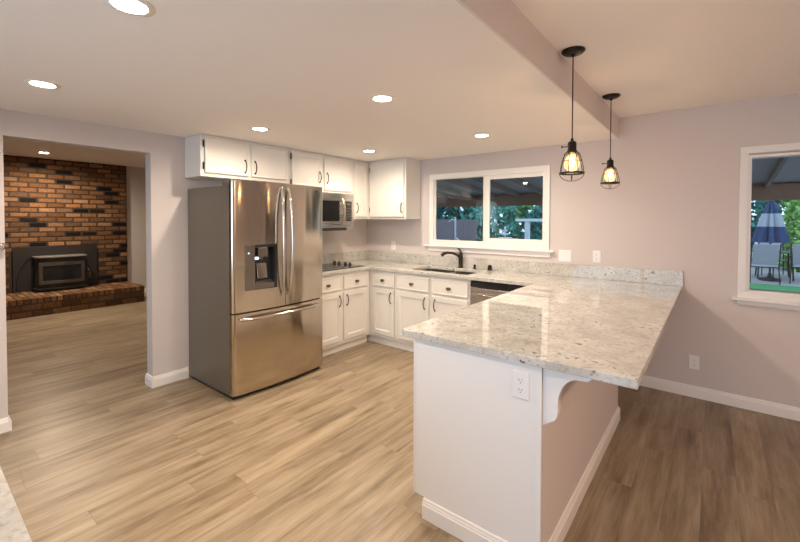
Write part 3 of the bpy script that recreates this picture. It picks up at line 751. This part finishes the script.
for r_, z in enumerate((.0, .0985)):
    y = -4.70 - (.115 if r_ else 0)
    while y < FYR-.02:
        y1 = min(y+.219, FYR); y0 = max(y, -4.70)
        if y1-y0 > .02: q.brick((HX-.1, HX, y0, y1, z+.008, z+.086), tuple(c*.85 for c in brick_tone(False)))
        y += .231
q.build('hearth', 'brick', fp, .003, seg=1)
# stove insert
st = empty('wood_stove', (-4.8, -2.4, HZ), 'black wood stove insert with bowed glass front in the brick wall', 'stove')
boxobj('surround_panel', 'stove_panel', (FXW+.001, FXW+.022, IY0, IY1, HZ+.003, IZ1), st, .003)
SY, SX0 = -2.385, FXW+.023
def bay(d, hw, cut): return [(SX0, SY-hw), (SX0+d-cut, SY-hw), (SX0+d-.02, SY-hw+.05), (SX0+d+.015, SY-hw*.5), (SX0+d+.025, SY), (SX0+d+.015, SY+hw*.5), (SX0+d-.02, SY+hw-.05), (SX0+d-cut, SY+hw), (SX0, SY+hw)]
def bayobj(name, m, d, hw, cut, z0, z1, par=st, bev=.004):
    q = MB(); q.prism(bay(d, hw, cut), lambda u, v: (u, v, z0), lambda u, v: (u, v, z1)); return q.build(name, m, par, bev)
bayobj('body', 'stove_black', .25, .325, .07, HZ+.003, .832)
mat('stove_plate', (.38, .35, .32), .3, metal=.5)
bayobj('top_plate', 'stove_plate', .29, .345, .07, .834, .858)
bayobj('ash_lip', 'stove_black', .29, .345, .07, HZ+.03, HZ+.055)
# door frame with bent glass
q = MB(); pl = [(SX0+.240, SY-.30), (SX0+.276, SY-.14), (SX0+.286, SY), (SX0+.276, SY+.14), (SX0+.240, SY+.30)]
def xat(y):
    for (xa, ya), (xb, yb) in zip(pl, pl[1:]):
        if ya <= y <= yb+1e-9: return xa+(xb-xa)*(y-ya)/(yb-ya)
    return pl[-1][0]
yy = [SY-.30, SY-.25, SY-.14, SY, SY+.14, SY+.25, SY+.30]
q.cells(yy, [.40, .455, .70, .76], lambda u, v: not (SY-.25 < u < SY+.25 and .455 < v < .70), lambda u, v: (xat(u)+.018, u, v), lambda u, v: (xat(u)-.002, u, v))
sdr = q.build('stove_door', 'stove_top', st, .003)
q = MB(); q.cells(yy[1:-1], [.455, .70], lambda u, v: True, lambda u, v: (xat(u)+.008, u, v), lambda u, v: (xat(u)+.004, u, v)); q.build('door_glass', 'black_gloss', sdr)
q = MB(); q.tube([(SX0+.24, SY+.345, .62), (SX0+.29, SY+.36, .60), (SX0+.295, SY+.362, .50)], .008, 8); hd_ = q.build('handle', 'stove_black', sdr, smooth=60)
q = MB(); q.tube([(SX0+.295, SY+.362, .545), (SX0+.295, SY+.362, .46)], .014, 10); q.build('grip', 'brass_bronze', hd_, smooth=60)
q = MB(); q.tube([(FXW+.035, IY0+.30, .90), (FXW+.035, IY0+.17, .80), (FXW+.035, IY0+.07, .60), (FXW+.035, IY0+.04, .42), (FXW+.035, IY0+.05, HZ+.02)], .006, 6)
q.build('power_cable', 'black_plastic', st)

# ================================================================== OUTDOORS
GZ = -.04
ground = struct(boxobj('ground', 'concrete', (-30, 30, .121, 7.6, GZ-.1, GZ)))
tag(boxobj('lawn', 'grass', (-30, 30, 7.6, 8.6, GZ-.1, GZ+.02)), 'green strip of lawn across the yard', 'grass', kind='stuff')
struct(boxobj('ground', 'paver', (-30, 30, 8.6, 40, GZ-.1, GZ)))
struct(boxobj('ground', 'concrete', (-30, 30, -30, -6.36, GZ-.1, GZ)))
pr = empty('patio_roof', (2, 5, 2), 'covered patio roof with dark ceiling and brown front beam', 'roof')
q = MB(); q.prism([(.125, 2.62), (5.15, 2.09), (5.15, 2.20), (.125, 2.73)], lambda u, v: (-9, u, v), lambda u, v: (8, u, v)); q.build('roof_deck', 'patio_roof', pr)
boxobj('beam', 'beam_brown', (-9, 8, 4.95, 5.08, 1.82, 2.09), pr)
x = -8.9
while x < 8:
    q = MB(); q.bar((x, .13, 2.57), (x, 4.94, 2.06), .045, .10); q.build('rafter', 'rafter', pr); x += .61
q = MB()
for x in (-4.1, 2.3, 7.4):
    q = MB(); q.box(x-.05, x+.05, 4.965, 5.065, GZ, 1.82); q.build('post', 'beam_brown', pr)
# fence
fn = empty('fence', (-5, 9.6, GZ), 'weathered grey-purple board fence seen through the left pane of the sink window', 'fence')
q = MB(); x = -10.0
while x < -3.2: q.box(x, x+.135, 9.45, 9.475, GZ, 1.50+random.uniform(-.01, .01)); x += .142
q.build('boards', 'fence_wood', fn)
q = MB()
for z in (.35, 1.2): q.box(-10, -3.2, 9.476, 9.51, z, z+.09)
q.build('rails', 'fence_wood', fn)
# trees and shrubs
def leafy(name, label, cat, c, rad, n, size, m, trunk=None, group='trees and shrubs beyond the patio'):
    t_ = empty(name, (c[0], c[1], GZ), label, cat, group); q = MB()
    for _ in range(n):
        while True:
            d = Vector((random.uniform(-1, 1), random.uniform(-1, 1), random.uniform(-1, 1)))
            if .25 < d.length < 1: break
        d = d.normalized()*(d.length**.5)
        lump = 1 + .18*math.sin(d.x*9+c[0])*math.cos(d.z*8+c[1])
        p = Vector((c[0]+d.x*rad[0]*lump, c[1]+d.y*rad[1]*lump, c[2]+d.z*rad[2]*lump))
        if p.z < GZ+.03: continue
        a = Vector((random.gauss(0, 1), random.gauss(0, 1), random.gauss(0, 1))).normalized(); b = a.cross(Vector((random.gauss(0, 1), random.gauss(0, 1), random.gauss(0, 1)))).normalized()
        s = size*random.uniform(.6, 1.3)
        vs = [q.bm.verts.new(p+v) for v in (a*s, b*s*.5, -a*s, -b*s*.5)]; q.bm.faces.new(vs)
    q.build('foliage', m, t_)
    q = MB(); tr = trunk or .06
    q.tube([(c[0], c[1], GZ), (c[0]+.05, c[1], c[2]*.5), (c[0]-.03, c[1]+.04, c[2]+rad[2]*.5)], [tr, tr*.8, tr*.3], 8); q.build('trunk', 'bark', t_, smooth=60)
    return t_
TR = [('tree', 'tall dark tree at the left of the sink window view', 'tree', (-9.4, 13.5, 2.9), (2.0, 1.6, 2.7), 2600, .22, 'leaf_3', .16),
      ('shrub', 'large teal-green bush right of the fence in the left window pane', 'shrub', (-3.0, 10.5, 1.15), (1.0, .8, 1.4), 2400, .12, 'leaf_1', None),
      ('tree', 'dark tree between fence and roof in the left window pane', 'tree', (-5.7, 12.4, 2.6), (1.4, 1.3, 2.6), 2400, .2, 'leaf_0', .14),
      ('tree', 'bright green tree behind the window mullion', 'tree', (-2.5, 14.2, 2.7), (1.35, 1.2, 2.8), 2400, .2, 'leaf_2', .12),
      ('shrub', 'blue-green bush low in the left half of the right window pane', 'shrub', (-.9, 10.6, .95), (.85, .8, 1.1), 2000, .12, 'leaf_0', None),
      ('tree', 'muted green tree filling the right window pane', 'tree', (.7, 13.8, 2.7), (1.35, 1.3, 2.8), 2400, .2, 'leaf_1', .14),
      ('tree', 'dark spreading tree behind the white post', 'tree', (3.2, 18.2, 3.0), (1.7, 1.5, 3.1), 2400, .2, 'leaf_3', .16),
      ('tree', 'blue-green tree left of the closed parasol', 'tree', (4.5, 14.6, 2.6), (1.1, 1.2, 2.8), 2200, .15, 'leaf_0', .12),
      ('shrub', 'bright yellow-green bush right of the closed parasol', 'shrub', (6.0, 12.9, .9), (.6, .7, 1.3), 1800, .12, 'leaf_4', None),
      ('tree', 'dark trunked tree at the right edge of the photo', 'tree', (7.7, 14.0, 2.8), (1.25, 1.3, 2.9), 2200, .16, 'leaf_3', .24),
      ('tree', 'pale green tree far behind the parasol', 'tree', (7.6, 19.0, 3.0), (1.7, 1.5, 3.2), 2200, .2, 'leaf_2', .16)]
TR += [('tree', 'green tree beyond the patio, just right of what the photo shows', 'tree', (10.6, 13.5, 2.6), (1.4, 1.3, 2.7), 2200, .2, 'leaf_1', .14),
       ('tree', 'dark green tree far to the right of the patio, beyond the photo', 'tree', (13.9, 13.2, 2.6), (1.6, 1.3, 2.7), 2200, .2, 'leaf_3', .14),
       ('tree', 'bright green tree farthest right in the yard, beyond the photo', 'tree', (17.4, 12.8, 2.6), (1.6, 1.3, 2.7), 2200, .2, 'leaf_2', .14)]
for a in TR: leafy(*a[:9])
# stand-ins for unidentified white shapes: post with crossbar, pole, tiered stack
gp = empty('crossbar_post', (-.32, 7.0, GZ), 'white post with long crossbar in the right window pane', 'post')
boxobj('post', 'plain_white', (-.38, -.26, 6.94, 7.06, GZ, 1.44), gp, .005)
boxobj('crossbar', 'plain_white', (-.64, .9, 6.92, 7.08, 1.44, 1.515), gp, .005)
gl = empty('white_pole', (-2.08, 6.0, GZ), 'thin white pole with a curved arm in the left window pane', 'pole')
q = MB(); q.tube([(-2.08, 6, GZ), (-2.085, 6, 1.56)], .028, 8); q.build('pole', 'plain_white', gl)
q = MB(); q.tube([(-2.08, 6, 1.45), (-2.2, 6, 1.50), (-2.3, 6, 1.42)], .015, 8); q.tube([(-2.08, 6, .95), (-1.95, 6, .88), (-1.9, 6, .80)], .03, 8); q.build('arm', 'plain_white', gl)
ft = empty('tiered_stack', (-.553, 6.0, GZ), 'small white tiered fountain low in the right window pane', 'stack')
q = MB(); q.lathe([(.16, GZ), (.16, .1), (.06, .2), (.05, .85), (.07, .95)], (-.553, 6, 0), 16); q.build('pedestal', 'plain_white', ft, smooth=40)
for z, r in ((.96, .20), (1.07, .12), (1.16, .075)):
    q = MB(); q.lathe([(.025, z), (r*.6, z+.01), (r, z+.045), (r*.9, z+.05), (.02, z+.03), (.02, z+.10)], (-.553, 6, 0), 18); q.build('tier', 'plain_white', ft, smooth=40)
q = MB(); q.lathe([(.02, 1.25), (.03, 1.27), (.004, 1.31)], (-.553, 6, 0), 12); q.build('finial', 'plain_white', ft, smooth=40)
# patio set
def make_chair(loc, rz, mt, label):
    t_ = empty('patio_chair', (0, 0, 0), label, 'chair', 'patio chairs')
    q = MB(); q.prism([(-.22, .40), (.24, .42), (.24, .435), (-.22, .415)], lambda u, v: (-.24, u, v), lambda u, v: (.24, u, v)); q.build('seat', mt, t_)
    q = MB(); q.prism([(-.22, .46), (-.235, .46), (-.33, .95), (-.315, .955)], lambda u, v: (-.23, u, v), lambda u, v: (.23, u, v)); q.build('backrest', mt, t_)
    for s in (-1, 1):
        q = MB(); q.tube([(s*.26, -.325, .97), (s*.26, -.235, .45), (s*.26, -.21, .40)], .013, 8); q.build('back_frame', 'patio_metal', t_)
        q = MB(); q.tube([(s*.26, -.20, .41), (s*.27, -.27, 0)], .013, 8); q.build('leg', 'patio_metal', t_)
        q = MB(); q.tube([(s*.26, .22, .42), (s*.27, .27, 0)], .013, 8); q.build('leg', 'patio_metal', t_)
        q = MB(); q.tube([(s*.27, -.27, .66), (s*.28, .0, .67), (s*.28, .22, .65), (s*.265, .25, .42)], .013, 8); q.build('armrest', 'patio_metal', t_)
    q = MB(); q.tube([(-.26, -.22, .40), (.26, -.22, .40)], .012, 6); q.tube([(-.26, .23, .42), (.26, .23, .42)], .012, 6); q.build('stretcher', 'patio_metal', t_)
    t_.location = loc; t_.rotation_euler = (0, 0, rz); return t_
ch = make_chair((4.78, 9.05, GZ), R(8), 'sling_light', 'pale sling patio chair in front of the closed parasol, back to the house')
for loc, rz, lab in (((5.15, 11.1, GZ), R(185), 'pale sling patio chair on the far side of the patio table'), ((4.25, 10.2, GZ), R(-80), 'pale sling patio chair left of the table, half behind the window frame'),
                     ((6.0, 10.3, GZ), R(95), 'pale sling patio chair right of the table'), ((5.62, 9.45, GZ), R(-12), 'pale sling patio chair nearest the right edge of the photo')):
    c = copy_tree(ch); c.location = loc; c.rotation_euler = (0, 0, rz); c['label'] = lab
tb = empty('patio_table', (5.1, 10.25, GZ), 'round dark patio table under the closed parasol', 'table')
q = MB(); q.lathe([(.55, .69), (.57, .70), (.57, .715), (.55, .72)], (5.1, 10.25, GZ), 32); q.build('table_top', 'sling_dark', tb)
for k in range(4):
    a = math.pi/4+k*math.pi/2; q = MB(); q.tube([(5.1+.42*math.cos(a), 10.25+.42*math.sin(a), GZ+.69), (5.1+.48*math.cos(a), 10.25+.48*math.sin(a), GZ)], .018, 8); q.build('leg', 'patio_metal', tb)
pu = empty('parasol', (4.96, 10.0, GZ), 'closed navy and white banded parasol standing at the patio table', 'parasol')
UX, UY = 4.97, 9.62
pu.location = (UX, UY, GZ)
q = MB(); q.tube([(UX, UY, GZ+.06), (UX, UY, 2.06)], .02, 10); q.build('pole', 'patio_metal', pu)
q = MB(); q.lathe([(.22, GZ), (.22, GZ+.05), (.05, GZ+.09), (.03, GZ+.2)], (UX, UY, 0), 24); q.build('base', 'patio_metal', pu)
def folds(z0, z1, r0, r1, m, nm):
    q = MB(); n = 48; L = []
    for z, r in ((z0, r0), ((z0+z1)/2, (r0+r1)/2), (z1, r1)):
        L.append([(UX+r*(1+.36*math.cos(8*2*math.pi*k/n))*math.cos(2*math.pi*k/n), UY+r*(1+.36*math.cos(8*2*math.pi*k/n))*math.sin(2*math.pi*k/n), z) for k in range(n)])
    q.rings(L); return q.build(nm, m, pu, smooth=60)
folds(1.66, 2.05, .13, .02, 'canvas_navy', 'canopy_top'); folds(1.33, 1.66, .20, .13, 'canvas_white', 'canopy_band'); folds(.93, 1.33, .27, .20, 'canvas_navy', 'canopy_skirt')
